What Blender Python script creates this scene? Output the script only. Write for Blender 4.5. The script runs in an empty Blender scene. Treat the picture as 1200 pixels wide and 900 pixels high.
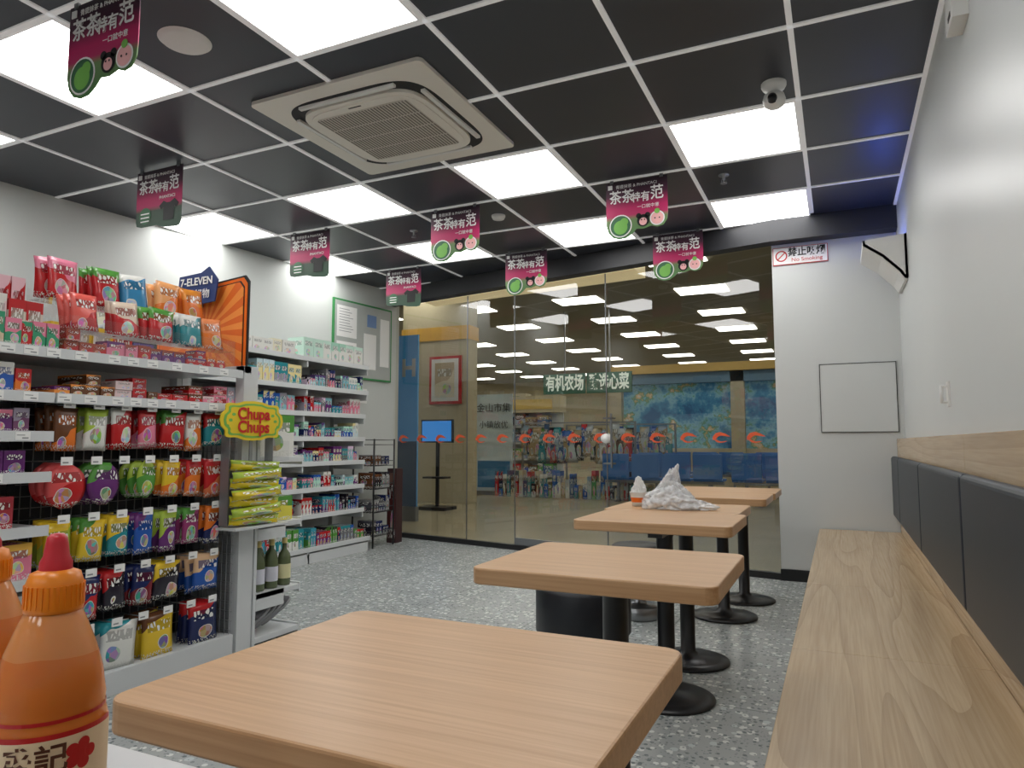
import bpy, math, random, bmesh
from mathutils import Matrix, Vector, noise
random.seed(7)
scene = bpy.context.scene
scene.view_settings.view_transform = 'Standard'

def L(r, g, b, a=1.0):
    def c(x):
        x /= 255.0
        return x/12.92 if x <= 0.04045 else ((x+0.055)/1.055)**2.4
    return (c(r), c(g), c(b), a)

# ------------------------------------------------------------------ materials
def newmat(name):
    m = bpy.data.materials.new(name); m.use_nodes = True
    nt = m.node_tree; b = nt.nodes['Principled BSDF']
    return m, nt, b
def nd(nt, t, **kw):
    n = nt.nodes.new(t)
    for k, v in kw.items(): setattr(n, k, v)
    return n
def lk(nt, a, b): nt.links.new(a, b)
def mathn(nt, op, a, b=None, clamp=False):
    n = nt.nodes.new('ShaderNodeMath'); n.operation = op; n.use_clamp = clamp
    for i, x in enumerate((a, b)):
        if x is None: continue
        if isinstance(x, (int, float)): n.inputs[i].default_value = x
        else: lk(nt, x, n.inputs[i])
    return n.outputs[0]
def mixc(nt, f, a, b):
    n = nt.nodes.new('ShaderNodeMix'); n.data_type = 'RGBA'
    for s, x in ((0, f), (6, a), (7, b)):
        if isinstance(x, (int, float)): n.inputs[s].default_value = x
        elif isinstance(x, tuple): n.inputs[s].default_value = x
        else: lk(nt, x, n.inputs[s])
    return n.outputs[2]
def pm(name, col, rough=0.5, metal=0.0, var=0.06, scale=12.0, bump=0.0, emit=None, es=0.0, spec=None):
    m, nt, b = newmat(name)
    tc = nd(nt, 'ShaderNodeTexCoord')
    nz = nd(nt, 'ShaderNodeTexNoise'); nz.inputs['Scale'].default_value = scale
    lk(nt, tc.outputs['Object'], nz.inputs['Vector'])
    dark = tuple(c*(1-var) for c in col[:3])+(1,); lite = tuple(min(1, c*(1+var)) for c in col[:3])+(1,)
    lk(nt, mixc(nt, nz.outputs[0], dark, lite), b.inputs['Base Color'])
    b.inputs['Roughness'].default_value = rough; b.inputs['Metallic'].default_value = metal
    if spec is not None: b.inputs['Specular IOR Level'].default_value = spec
    if bump:
        bp = nd(nt, 'ShaderNodeBump'); bp.inputs['Strength'].default_value = bump
        lk(nt, nz.outputs[0], bp.inputs['Height']); lk(nt, bp.outputs[0], b.inputs['Normal'])
    if emit is not None:
        b.inputs['Emission Color'].default_value = emit; b.inputs['Emission Strength'].default_value = es
    return m

def wood(name, c1, c2, c3, axis='X', sc=1.0, amt=0.4, rings=7.0, rough=0.32, elong=0.35):
    m, nt, b = newmat(name)
    tc = nd(nt, 'ShaderNodeTexCoord'); oi = nd(nt, 'ShaderNodeObjectInfo')
    add = nd(nt, 'ShaderNodeVectorMath', operation='ADD'); cb = nd(nt, 'ShaderNodeCombineXYZ')
    lk(nt, mathn(nt, 'MULTIPLY', oi.outputs['Random'], 7.0), cb.inputs[0]); lk(nt, mathn(nt, 'MULTIPLY', oi.outputs['Random'], 5.0), cb.inputs[1])
    lk(nt, tc.outputs['Object'], add.inputs[0]); lk(nt, cb.outputs[0], add.inputs[1])
    mp = nd(nt, 'ShaderNodeMapping')
    mp.inputs['Scale'].default_value = {'X': (elong*sc, 5*sc, 5*sc), 'Y': (5*sc, elong*sc, 5*sc)}[axis]
    lk(nt, add.outputs[0], mp.inputs['Vector'])
    n1 = nd(nt, 'ShaderNodeTexNoise'); n1.inputs['Scale'].default_value = 1.0; n1.inputs['Detail'].default_value = 1.5
    lk(nt, mp.outputs[0], n1.inputs['Vector'])
    fr = mathn(nt, 'FRACT', mathn(nt, 'MULTIPLY', n1.outputs[0], rings))
    line = mathn(nt, 'POWER', fr, 3.0)
    mp2 = nd(nt, 'ShaderNodeMapping'); mp2.inputs['Scale'].default_value = {'X': (3, 130, 130), 'Y': (130, 3, 130)}[axis]
    lk(nt, add.outputs[0], mp2.inputs['Vector'])
    n2 = nd(nt, 'ShaderNodeTexNoise'); n2.inputs['Scale'].default_value = 1.0; n2.inputs['Detail'].default_value = 3
    lk(nt, mp2.outputs[0], n2.inputs['Vector'])
    mr = nd(nt, 'ShaderNodeMapRange'); lk(nt, n2.outputs[0], mr.inputs[0]); mr.inputs[1].default_value = .35; mr.inputs[2].default_value = .7
    base = mixc(nt, mr.outputs[0], c1, c2)
    base = mixc(nt, mathn(nt, 'MULTIPLY', line, amt, True), base, c3)
    lk(nt, base, b.inputs['Base Color']); b.inputs['Roughness'].default_value = rough
    bp = nd(nt, 'ShaderNodeBump'); bp.inputs['Strength'].default_value = 0.03
    lk(nt, n2.outputs[0], bp.inputs['Height']); lk(nt, bp.outputs[0], b.inputs['Normal'])
    return m

def terrazzo():
    m, nt, b = newmat('terrazzo')
    tc = nd(nt, 'ShaderNodeTexCoord')
    nz = nd(nt, 'ShaderNodeTexNoise'); nz.inputs['Scale'].default_value = 2.0; lk(nt, tc.outputs['Object'], nz.inputs['Vector'])
    prev = mixc(nt, nz.outputs[0], L(151, 156, 155), L(177, 181, 180))
    for sc, th, c in ((30, 0.33, L(214, 217, 214)), (45, 0.30, L(112, 120, 122)), (18, 0.25, L(190, 198, 199)), (80, 0.33, L(142, 148, 149))):
        vo = nd(nt, 'ShaderNodeTexVoronoi'); vo.inputs['Scale'].default_value = sc; lk(nt, tc.outputs['Object'], vo.inputs['Vector'])
        sp = nd(nt, 'ShaderNodeSeparateColor'); lk(nt, vo.outputs['Color'], sp.inputs[0])
        f = mathn(nt, 'MULTIPLY', mathn(nt, 'LESS_THAN', vo.outputs['Distance'], th+0.05), mathn(nt, 'GREATER_THAN', sp.outputs[0], 0.6))
        prev = mixc(nt, f, prev, c)
    sx = nd(nt, 'ShaderNodeSeparateXYZ'); lk(nt, tc.outputs['Object'], sx.inputs[0])
    j = None
    for i in (0, 1):
        fr = mathn(nt, 'FRACT', mathn(nt, 'DIVIDE', mathn(nt, 'ADD', sx.outputs[i], 20.13), 0.8))
        e = mathn(nt, 'LESS_THAN', fr, 0.006)
        j = e if j is None else mathn(nt, 'MAXIMUM', j, e)
    prev = mixc(nt, j, prev, L(105, 110, 112))
    lk(nt, prev, b.inputs['Base Color']); b.inputs['Roughness'].default_value = 0.27
    return m

def pkg_mat():
    m, nt, b = newmat('printed_packaging')
    a = nd(nt, 'ShaderNodeAttribute', attribute_name='ca'); c = nd(nt, 'ShaderNodeAttribute', attribute_name='cb')
    uv = nd(nt, 'ShaderNodeUVMap'); uv.uv_map = 'UVMap'
    s = nd(nt, 'ShaderNodeSeparateXYZ'); lk(nt, uv.outputs[0], s.inputs[0]); u, v = s.outputs[0], s.outputs[1]
    sd = a.outputs['Alpha']
    seed = mathn(nt, 'MULTIPLY', sd, 37.0)
    cb = nd(nt, 'ShaderNodeCombineXYZ'); lk(nt, u, cb.inputs[0]); lk(nt, v, cb.inputs[1]); lk(nt, seed, cb.inputs[2])
    n1 = nd(nt, 'ShaderNodeTexNoise'); n1.inputs['Scale'].default_value = 2.2; n1.inputs['Detail'].default_value = 0.5; lk(nt, cb.outputs[0], n1.inputs['Vector'])
    cut = mathn(nt, 'ADD', mathn(nt, 'MULTIPLY', mathn(nt, 'SUBTRACT', u, .5), mathn(nt, 'SUBTRACT', mathn(nt, 'FRACT', seed), .5)), mathn(nt, 'MULTIPLY', n1.outputs[0], .35))
    f1 = mathn(nt, 'GREATER_THAN', mathn(nt, 'ADD', v, cut), mathn(nt, 'ADD', .55, mathn(nt, 'MULTIPLY', mathn(nt, 'FRACT', mathn(nt, 'MULTIPLY', sd, 91.0)), .5)))
    base = mixc(nt, f1, a.outputs['Color'], c.outputs['Color'])
    du = mathn(nt, 'SUBTRACT', u, mathn(nt, 'ADD', .35, mathn(nt, 'MULTIPLY', mathn(nt, 'FRACT', mathn(nt, 'MULTIPLY', sd, 53.0)), .3)))
    dv = mathn(nt, 'SUBTRACT', v, mathn(nt, 'ADD', .22, mathn(nt, 'MULTIPLY', mathn(nt, 'FRACT', mathn(nt, 'MULTIPLY', sd, 71.0)), .14)))
    d = mathn(nt, 'ADD', mathn(nt, 'MULTIPLY', du, du), mathn(nt, 'MULTIPLY', dv, mathn(nt, 'MULTIPLY', dv, 1.6)))
    d = mathn(nt, 'ADD', d, mathn(nt, 'MULTIPLY', mathn(nt, 'SUBTRACT', n1.outputs[0], .5), .12))
    vo = nd(nt, 'ShaderNodeTexVoronoi'); vo.inputs['Scale'].default_value = 7; lk(nt, cb.outputs[0], vo.inputs['Vector'])
    hs = nd(nt, 'ShaderNodeHueSaturation'); hs.inputs['Saturation'].default_value = .9; hs.inputs['Value'].default_value = .9; lk(nt, vo.outputs['Color'], hs.inputs['Color'])
    pic = mixc(nt, 0.55, c.outputs['Color'], hs.outputs[0])
    big = mathn(nt, 'MULTIPLY', mathn(nt, 'FRACT', mathn(nt, 'MULTIPLY', sd, 29.0)), .045)
    base = mixc(nt, mathn(nt, 'LESS_THAN', d, mathn(nt, 'ADD', big, .028)), base, (.75, .73, .68, 1))
    base = mixc(nt, mathn(nt, 'LESS_THAN', d, mathn(nt, 'ADD', big, .02)), base, pic)
    mp = nd(nt, 'ShaderNodeMapping'); mp.inputs['Scale'].default_value = (9, 6, 1); lk(nt, cb.outputs[0], mp.inputs['Vector'])
    n2 = nd(nt, 'ShaderNodeTexVoronoi'); n2.feature = 'DISTANCE_TO_EDGE'; n2.inputs['Scale'].default_value = 1; lk(nt, mp.outputs[0], n2.inputs['Vector'])
    inb = mathn(nt, 'MULTIPLY', mathn(nt, 'GREATER_THAN', v, 0.60), mathn(nt, 'LESS_THAN', v, 0.82))
    inb = mathn(nt, 'MULTIPLY', inb, mathn(nt, 'MULTIPLY', mathn(nt, 'GREATER_THAN', u, 0.14), mathn(nt, 'LESS_THAN', u, 0.86)))
    dk = nd(nt, 'ShaderNodeHueSaturation'); dk.inputs['Value'].default_value = .45; lk(nt, a.outputs['Color'], dk.inputs['Color'])
    base = mixc(nt, mathn(nt, 'MULTIPLY', inb, .75), base, dk.outputs[0])
    base = mixc(nt, mathn(nt, 'MULTIPLY', inb, mathn(nt, 'GREATER_THAN', n2.outputs[0], 0.17)), base, (0.82, 0.82, 0.78, 1))
    mp3 = nd(nt, 'ShaderNodeMapping'); mp3.inputs['Scale'].default_value = (26, 20, 1); lk(nt, cb.outputs[0], mp3.inputs['Vector'])
    n3 = nd(nt, 'ShaderNodeTexNoise'); n3.inputs['Scale'].default_value = 1; n3.inputs['Detail'].default_value = 0; lk(nt, mp3.outputs[0], n3.inputs['Vector'])
    lo = mathn(nt, 'MULTIPLY', mathn(nt, 'LESS_THAN', v, 0.14), mathn(nt, 'GREATER_THAN', n3.outputs[0], 0.56))
    base = mixc(nt, lo, base, (0.7, 0.7, 0.65, 1))
    lk(nt, base, b.inputs['Base Color']); b.inputs['Roughness'].default_value = 0.22
    return m
def plain_attr():
    m, nt, b = newmat('coloured_plastic')
    a = nd(nt, 'ShaderNodeAttribute', attribute_name='ca'); lk(nt, a.outputs['Color'], b.inputs['Base Color'])
    b.inputs['Roughness'].default_value = 0.35; return m
def emitm(name, col, s):
    m = bpy.data.materials.new(name); m.use_nodes = True; nt = m.node_tree
    nt.nodes.remove(nt.nodes['Principled BSDF'])
    e = nd(nt, 'ShaderNodeEmission'); e.inputs[0].default_value = col; e.inputs[1].default_value = s
    lk(nt, e.outputs[0], nt.nodes['Material Output'].inputs[0]); return m
def glassm(name, tint, refl, rough=0.0):
    m = bpy.data.materials.new(name); m.use_nodes = True; nt = m.node_tree
    nt.nodes.remove(nt.nodes['Principled BSDF'])
    t = nd(nt, 'ShaderNodeBsdfTransparent'); t.inputs[0].default_value = tint
    g = nd(nt, 'ShaderNodeBsdfGlossy'); g.inputs['Roughness'].default_value = rough
    fr = nd(nt, 'ShaderNodeFresnel'); ge = nd(nt, 'ShaderNodeNewGeometry')
    # thin pane: same reflectance from both faces
    lk(nt, mathn(nt, 'SUBTRACT', 1.5, mathn(nt, 'MULTIPLY', ge.outputs['Backfacing'], 1.5-1/1.5)), fr.inputs[0])
    mx = nd(nt, 'ShaderNodeMixShader'); lk(nt, mathn(nt, 'MULTIPLY', fr.outputs[0], refl, True), mx.inputs[0])
    lk(nt, t.outputs[0], mx.inputs[1]); lk(nt, g.outputs[0], mx.inputs[2]); lk(nt, mx.outputs[0], nt.nodes['Material Output'].inputs[0])
    return m

M_wall = pm('wall_paint', L(203, 206, 205), 0.36, var=0.02, scale=3)
M_wallL = pm('wall_paint_matte', L(203, 207, 204), 0.7, var=0.02, scale=3)
M_floor = terrazzo()
M_tile = pm('ceiling_tile_charcoal', L(50, 53, 62), 0.36, var=0.12, scale=1.2)
M_grid = pm('ceiling_grid_metal_glow', L(238, 238, 238), 0.4, var=0.02, emit=(1,1,1,1), es=.12)  # faint emission added to brighten bars and panel frames; the metal is no lamp
M_panel = emitm('light_diffuser', (1.0, 0.99, 0.97, 1), 7.8)
M_black = pm('black_metal', L(22, 23, 26), 0.35)
M_soffit = pm('black_soffit', L(40, 41, 45), 0.5)
M_twood = wood('table_oak_laminate', L(203, 163, 122), L(187, 146, 105), L(166, 124, 84), 'X', 1.0, 0.16, 4.0, 0.34, .22)
M_bwood = wood('bench_oak_laminate', L(196, 172, 138), L(180, 154, 120), L(144, 116, 84), 'Y', 0.9, 0.42, 10.0, 0.25, .35)
M_seam = pm('dark_seam', L(60, 45, 35), 0.7)
M_leather = pm('navy_leatherette', L(28, 37, 49), 0.42, var=0.1, scale=60, bump=0.06)
M_stool = pm('black_leatherette', L(22, 25, 32), 0.42, var=0.1, scale=60, bump=0.06)
M_white = pm('white_plastic', L(228, 228, 225), 0.4, var=0.02)
M_cream = pm('cream_plastic', L(230, 226, 216), 0.4, var=0.02)
M_dgap = pm('dark_vent_gap', L(28, 28, 28), 0.6)
M_grille = pm('grille_grey', L(200, 195, 184), 0.5)
M_shelf = pm('shelf_white_steel', L(210, 213, 214), 0.35, var=0.02)
M_wire = pm('wire_grey', L(150, 152, 155), 0.35, metal=0.5)
M_pkg = pkg_mat(); M_pl = plain_attr()
M_acr = glassm('clear_acrylic', (0.96, 0.97, 0.97, 1), 1.6)
M_glass = glassm('storefront_glass', (0.88, 0.89, 0.86, 1), 2.3)
M_steel = pm('brushed_steel', L(150, 152, 155), 0.3, metal=0.9)
M_txtw = pm('print_white', L(240, 240, 238), 0.5, var=0.01)
M_txtk = pm('print_black', L(20, 20, 20), 0.5)
M_red = pm('red_plastic', L(200, 30, 35), 0.35)
M_orange = pm('orange_plastic', L(235, 110, 25), 0.35)

# ------------------------------------------------------------------ mesh builder
class MB:
    def __init__(s):
        s.v=[]; s.f=[]; s.mi=[]; s.uv=[]; s.ca=[]; s.cb=[]; s.sm=[]; s.M=Matrix.Identity(4); s.mats=[]; s.cm=0
        s.A=(.8,.8,.8,.5); s.B=(.5,.5,.5,1); s.smooth=False
    def mat(s, m):
        if m not in s.mats: s.mats.append(m)
        s.cm=s.mats.index(m); return s
    def col(s, a, b=None, seed=None):
        s.A=(a[0],a[1],a[2], random.random() if seed is None else seed); s.B=b or a
    def V(s, p): s.v.append(tuple(s.M@Vector(p))); return len(s.v)-1
    def F(s, idx, uv=None):
        s.f.append(tuple(idx)); s.mi.append(s.cm); s.sm.append(s.smooth)
        n=len(idx); uv = uv or ([(0,0),(1,0),(1,1),(0,1)] if n==4 else [(0.5+0.5*math.cos(6.283*k/n),0.5+0.5*math.sin(6.283*k/n)) for k in range(n)])
        s.uv.extend(uv); s.ca.extend([s.A]*n); s.cb.extend([s.B]*n)
    def quad(s, *ps): s.F([s.V(p) for p in ps])
    def box(s, x0,x1,y0,y1,z0,z1):
        sm=s.smooth; s.smooth=False
        i=[s.V((x,y,z)) for z in (z0,z1) for y in (y0,y1) for x in (x0,x1)]
        for q in ((0,2,3,1),(4,5,7,6),(0,1,5,4),(3,2,6,7),(2,0,4,6),(1,3,7,5)): s.F([i[k] for k in q])
        s.smooth=sm
    def prism(s, pts, z0, z1, caps=True):
        n=len(pts); a=[s.V((p[0],p[1],z0)) for p in pts]; b=[s.V((p[0],p[1],z1)) for p in pts]
        for k in range(n):
            j=(k+1)%n; s.F((a[k],a[j],b[j],b[k]))
        if caps:
            xs=[p[0] for p in pts]; ys=[p[1] for p in pts]; x0,x1,y0,y1=min(xs),max(xs),min(ys),max(ys)
            uv=[((p[0]-x0)/(x1-x0+1e-9),(p[1]-y0)/(y1-y0+1e-9)) for p in pts]
            sm=s.smooth; s.smooth=False
            s.F(b,uv); s.F(a[::-1],uv[::-1]); s.smooth=sm
    def lathe(s, prof, c=(0,0,0), n=32):
        sm=s.smooth; s.smooth=True; rings=[]
        for r,z in prof:
            if r<1e-6: rings.append([s.V((c[0],c[1],c[2]+z))])
            else: rings.append([s.V((c[0]+r*math.cos(6.28319*k/n),c[1]+r*math.sin(6.28319*k/n),c[2]+z)) for k in range(n)])
        for q in range(len(rings)-1):
            A,B=rings[q],rings[q+1]
            for k in range(n):
                j=(k+1)%n
                uv=[(k/n,q/len(rings)),((k+1)/n,q/len(rings)),((k+1)/n,(q+1)/len(rings)),(k/n,(q+1)/len(rings))]
                if len(A)==1 and len(B)==1: continue
                if len(A)==1: s.F((A[0],B[j],B[k]),uv[:3])
                elif len(B)==1: s.F((A[k],A[j],B[0]),uv[:3])
                else: s.F((A[k],A[j],B[j],B[k]),uv)
        s.smooth=sm
    def cyl(s, p0, p1, r, n=10):
        p0=Vector(p0); p1=Vector(p1); d=p1-p0; old=s.M
        s.M = old @ Matrix.Translation(p0) @ d.to_track_quat('Z','Y').to_matrix().to_4x4()
        s.lathe([(0,0),(r,0),(r,d.length),(0,d.length)], n=n); s.M=old
    def pillow(s, w, h, t, nu=7, nv=8, round_=False):
        sm=s.smooth; s.smooth=True; g={}
        for side in (-1,1):
            for j in range(nv+1):
                for i in range(nu+1):
                    u=i/nu; v=j/nv
                    if side==1 and (i in (0,nu) or j in (0,nv)): g[(1,i,j)]=g[(-1,i,j)]; continue
                    th=t/2*(max(0,1-abs(2*u-1)**4)**.5)*(max(0,math.sin(math.pi*v))**.45)
                    th*=1+0.14*math.sin(7*u+11*v+s.A[3]*20)
                    ww=w*(1-0.05*math.sin(math.pi*v))
                    if round_:
                        vv=(v-.5)*2; ww=w*max(0.25,math.sqrt(max(0,1-vv*vv*.92)))
                    g[(side,i,j)]=s.V(((u-.5)*ww, side*th, v*h))
            for j in range(nv):
                for i in range(nu):
                    q=[g[(side,i,j)],g[(side,i+1,j)],g[(side,i+1,j+1)],g[(side,i,j+1)]]
                    uv=[(i/nu,j/nv),((i+1)/nu,j/nv),((i+1)/nu,(j+1)/nv),(i/nu,(j+1)/nv)]
                    if side==1: q=q[::-1]; uv=uv[::-1]
                    s.F(q,uv)
        s.smooth=sm
    def build(s, name, parent=None, bevel=0, seg=2, loc=None):
        me=bpy.data.meshes.new(name); me.from_pydata(s.v,[],s.f)
        for m in s.mats: me.materials.append(m)
        me.polygons.foreach_set('material_index', s.mi); me.polygons.foreach_set('use_smooth', s.sm)
        uvl=me.uv_layers.new(name='UVMap'); uvl.data.foreach_set('uv',[c for p in s.uv for c in p])
        for nm,dat in (('ca',s.ca),('cb',s.cb)):
            at=me.attributes.new(nm,'FLOAT_COLOR','CORNER'); at.data.foreach_set('color',[c for p in dat for c in p])
        me.update()
        o=bpy.data.objects.new(name,me); scene.collection.objects.link(o)
        if loc: o.location=loc
        if parent: o.parent=parent
        if bevel:
            b=o.modifiers.new('bevel','BEVEL'); b.width=bevel; b.segments=seg; b.limit_method='ANGLE'; b.angle_limit=math.radians(40)
        return o
def empty(name, loc=(0,0,0), rot=(0,0,0)):
    o=bpy.data.objects.new(name,None); o.location=loc; o.rotation_euler=rot; o.empty_display_size=.1
    scene.collection.objects.link(o); return o
def text(s, size, loc, rot, mat, parent, ax='CENTER', ext=0.0008, name='lettering', sx=1.0, bold=0.0):
    c=bpy.data.curves.new(name,'FONT'); c.body=s; c.size=size; c.align_x=ax; c.align_y='CENTER'; c.extrude=ext; c.offset=bold
    c.materials.append(mat)
    o=bpy.data.objects.new(name,c); o.location=loc; o.rotation_euler=rot; o.scale=(sx,1,1); o.parent=parent
    scene.collection.objects.link(o); return o
def rrect(x0,x1,y0,y1,r,n=6):
    p=[]
    for cx,cy,a in ((x1-r,y1-r,0),(x0+r,y1-r,90),(x0+r,y0+r,180),(x1-r,y0+r,270)):
        for k in range(n+1):
            t=math.radians(a+90*k/n); p.append((cx+r*math.cos(t),cy+r*math.sin(t)))
    return p
def supere(cx,cy,a,e=5,n=64):
    p=[]
    for k in range(n):
        t=6.28319*k/n; c,s=math.cos(t),math.sin(t)
        p.append((cx+a*math.copysign(abs(c)**(2/e),c),cy+a*math.copysign(abs(s)**(2/e),s)))
    return p
R90=math.pi/2
FX=Matrix.Rotation(R90,4,'Z')
XZ=Matrix(((1,0,0,0),(0,0,1,0),(0,1,0,0),(0,0,0,1)))

# ------------------------------------------------------------------ room shell
H=2.87
def yg(x): return 6.0-0.2037*(x+0.45)
def xl(y): return -4.75+0.0993*(y-6.88)
XR=0.45; YB=-3.0
poly=[(XR,YB),(XR,6.0),(-0.45,6.0),(-4.75,yg(-4.75)),(xl(YB),YB)]
mb=MB(); mb.mat(M_floor); mb.prism(poly[::-1],-0.05,0); mb.build('floor')
mb=MB(); mb.mat(M_tile); mb.prism(poly[::-1],H,H+0.05); mb.build('ceiling')
mb=MB(); mb.mat(M_wall); mb.box(XR,XR+.1,YB,6.2,0,H+.05); mb.build('wall_right')
mb=MB(); mb.mat(M_wall); mb.box(-0.45,XR,6.0,6.2,0,H+.05); mb.build('wall_end')
mb=MB(); mb.mat(M_wall); mb.box(xl(YB)-.1,XR+.1,YB-.1,YB,0,H+.05); mb.build('wall_back')
mb=MB(); mb.mat(M_wallL); mb.prism([(xl(YB)-.1,YB),(xl(YB),YB),(-4.75,yg(-4.75)),(-4.75,yg(-4.75)+.1),(-4.85,yg(-4.75)+.1)],0,H+.05); mb.build('wall_left')
mb=MB(); mb.mat(M_black); mb.box(-0.455,-0.16,5.985,6.0,0,0.09); mb.build('baseboard_end')
mb=MB(); mb.mat(M_soffit)
mb.prism([(XR,5.93),(XR,6.0),(-0.45,6.0),(-4.75,yg(-4.75)),(-4.75,yg(-4.75)-.14),(-0.45,5.86),(XR,5.86)],2.69,H-.002); mb.build('trim_soffit')
GX=[-0.13-0.7*k for k in range(0,8)]; GY=[5.91-0.7*k for k in range(-1,13)]
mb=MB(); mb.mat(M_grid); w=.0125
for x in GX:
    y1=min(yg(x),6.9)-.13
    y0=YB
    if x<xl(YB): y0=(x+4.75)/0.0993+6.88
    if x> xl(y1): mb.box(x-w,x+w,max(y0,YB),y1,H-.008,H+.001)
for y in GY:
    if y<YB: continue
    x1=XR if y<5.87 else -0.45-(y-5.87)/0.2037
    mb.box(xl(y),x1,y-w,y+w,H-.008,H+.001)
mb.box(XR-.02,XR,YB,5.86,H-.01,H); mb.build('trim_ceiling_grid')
def panel(c,r):
    x1=-0.13-.7*c; x0=x1-.7; y1=5.91-.7*r; y0=y1-.7; g=.024
    x0=max(x0,xl(y0)+.01)
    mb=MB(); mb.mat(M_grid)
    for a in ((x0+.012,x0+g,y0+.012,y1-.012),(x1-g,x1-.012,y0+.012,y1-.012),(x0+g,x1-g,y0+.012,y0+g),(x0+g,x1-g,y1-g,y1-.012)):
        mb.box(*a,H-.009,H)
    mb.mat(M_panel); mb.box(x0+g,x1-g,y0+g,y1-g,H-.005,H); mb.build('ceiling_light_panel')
for c in (0,2,4,6):
    for r in (0,2,5): panel(c,r)
for c in (0,2,4): 
    for r in (8,11): panel(c,r)

# AC cassette
acx,acy=-2.23,3.165
mb=MB(); mb.mat(M_cream); mb.prism(rrect(acx-.53,acx+.53,acy-.53,acy+.53,.03),H-.02,H)
mb.mat(M_dgap); mb.prism(supere(acx,acy,.435,5),H-.022,H-.015)
mb.mat(M_cream); mb.prism(supere(acx,acy,.375,5),H-.04,H-.02)
mb.prism(supere(acx,acy,.345,5),H-.046,H-.04)
mb.mat(M_grille); mb.prism(rrect(acx-.29,acx+.29,acy-.29,acy+.29,.03),H-.0475,H-.045)
mb.mat(pm('grille_slot',L(110,105,96),.6))
for k in range(30):
    x=acx-.28+.56*k/29
    for q in range(4):
        y0=acy-.283+.142*q; mb.box(x-.004,x+.004,y0+.004,y0+.136,H-.049,H-.047)
for a in range(4):
    mb.M=Matrix.Translation((acx,acy,0))@Matrix.Rotation(a*R90,4,'Z')
    mb.mat(M_white); mb.box(-.30,.30,.388,.412,H-.036,H-.02)
mb.M=Matrix.Identity(4)
mb.mat(M_txtk); mb.box(acx-.04,acx+.04,acy-.33,acy-.32,H-.047,H-.045)
mb.build('ceiling_air_conditioner',bevel=.002)
mb=MB(); mb.mat(M_white); mb.lathe([(0,-.012),(.085,-.012),(.10,-.01),(.112,0)],(-2.587,2.09,H),40); mb.build('ceiling_speaker')
def sprinkler(x,y):
    mb=MB(); mb.mat(M_steel); mb.lathe([(.035,0),(.035,-.006),(.01,-.008),(.01,-.03),(.004,-.032),(.004,-.055),(.022,-.056),(.022,-.059),(0,-.06)],(x,y,H-.001),16)
    mb.cyl((x-.012,y,H-.03),(x-.016,y,H-.055),.002); mb.cyl((x+.012,y,H-.03),(x+.016,y,H-.055),.002); mb.build('fire_sprinkler')
sprinkler(-.64,4.73); sprinkler(-3.2,4.9)
mb=MB(); mb.mat(M_white); mb.lathe([(.055,0),(.055,-.01),(.045,-.03),(.02,-.038),(0,-.038)],(-2.38,4.85,H),24); mb.build('smoke_detector')
mb=MB(); mb.mat(M_white); c=(-.235,3.6,H)
mb.lathe([(.06,0),(.06,-.015),(.052,-.03),(.03,-.035),(.03,-.05)],c,28)
mb.lathe([(0,-.045),(.03,-.047),(.048,-.06),(.055,-.085),(.048,-.112),(.03,-.125),(0,-.13)],c,28)
mb.mat(M_black); mb.M=Matrix.Translation((c[0]-.005,c[1]-.045,c[2]-.095))@Matrix.Rotation(math.radians(70),4,'X'); mb.lathe([(0,.02),(.018,.018),(.022,.008),(.024,-.01)],n=20)
mb.build('security_camera')

# right wall fixtures
e=empty('insect_trap_lamp',(0,0,-.06))
mb=MB(); mb.mat(M_white); mb.M=XZ
prof=[(.19,2.50),(.19,2.465),(.30,2.38),(.40,2.27),(.43,2.22),(.449,2.22),(.449,2.52)]
for yy in (5.2,5.72): mb.prism(prof,yy,yy+.012)
mb.prism([(.19,2.50),(.19,2.465),(.30,2.38),(.40,2.27),(.43,2.22),(.445,2.23),(.41,2.285),(.31,2.395),(.205,2.475),(.205,2.50)],5.2,5.73)
mb.prism([(.435,2.22),(.449,2.22),(.449,2.52),(.435,2.52)],5.2,5.73)
mb.build('housing',e)
mb=MB(); mb.mat(emitm('uv_tube_blue',(.03,.12,1,1),20)); mb.cyl((.36,5.24,2.46),(.36,5.71,2.46),.012,12); mb.build('tube',e)
mb=MB(); mb.mat(M_white); mb.box(XR-.05,XR,2.70,2.84,2.53,2.74); mb.mat(M_dgap); mb.box(XR-.052,XR-.05,2.73,2.78,2.55,2.57); mb.build('emergency_light',bevel=.008)
mb=MB(); mb.mat(M_white); mb.box(XR-.008,XR,3.60,3.66,1.24,1.35); mb.cyl((XR-.03,3.63,1.255),(XR-.03,3.63,1.335),.007); mb.cyl((XR-.03,3.63,1.26),(XR,3.63,1.26),.006); mb.cyl((XR-.03,3.63,1.33),(XR,3.63,1.33),.006); mb.build('wall_handle')
mb=MB(); mb.mat(M_wall); mb.box(-.12,.405,5.99,6.0,1.165,1.69); mb.mat(M_txtk); t=.005
for b_ in ((-.125,.41,1.16,1.16+t),(-.125,.41,1.69,1.69+t),(-.125,-.125+t,1.16,1.695),(.405,.405+t,1.16,1.695)): mb.box(b_[0],b_[1],5.988,6.0,b_[2],b_[3])
mb.build('wall_access_hatch')
e=empty('no_smoking_sign',(-.235,5.992,2.59))
mb=MB(); mb.mat(M_red); mb.box(-.205,.205,-.002,.008,-.072,.072); mb.mat(M_txtw); mb.box(-.200,.200,-.004,0,-.067,.067)
mb.mat(M_red); mb.M=Matrix.Translation((-.14,-.005,0))@Matrix.Rotation(R90,4,'X')
mb.lathe([(.045,0),(.045,.002),(.036,.002),(.036,0)],n=28); mb.M=mb.M@Matrix.Rotation(.78,4,'Z'); mb.box(-.04,.04,-.004,.004,0,.002)
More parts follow.
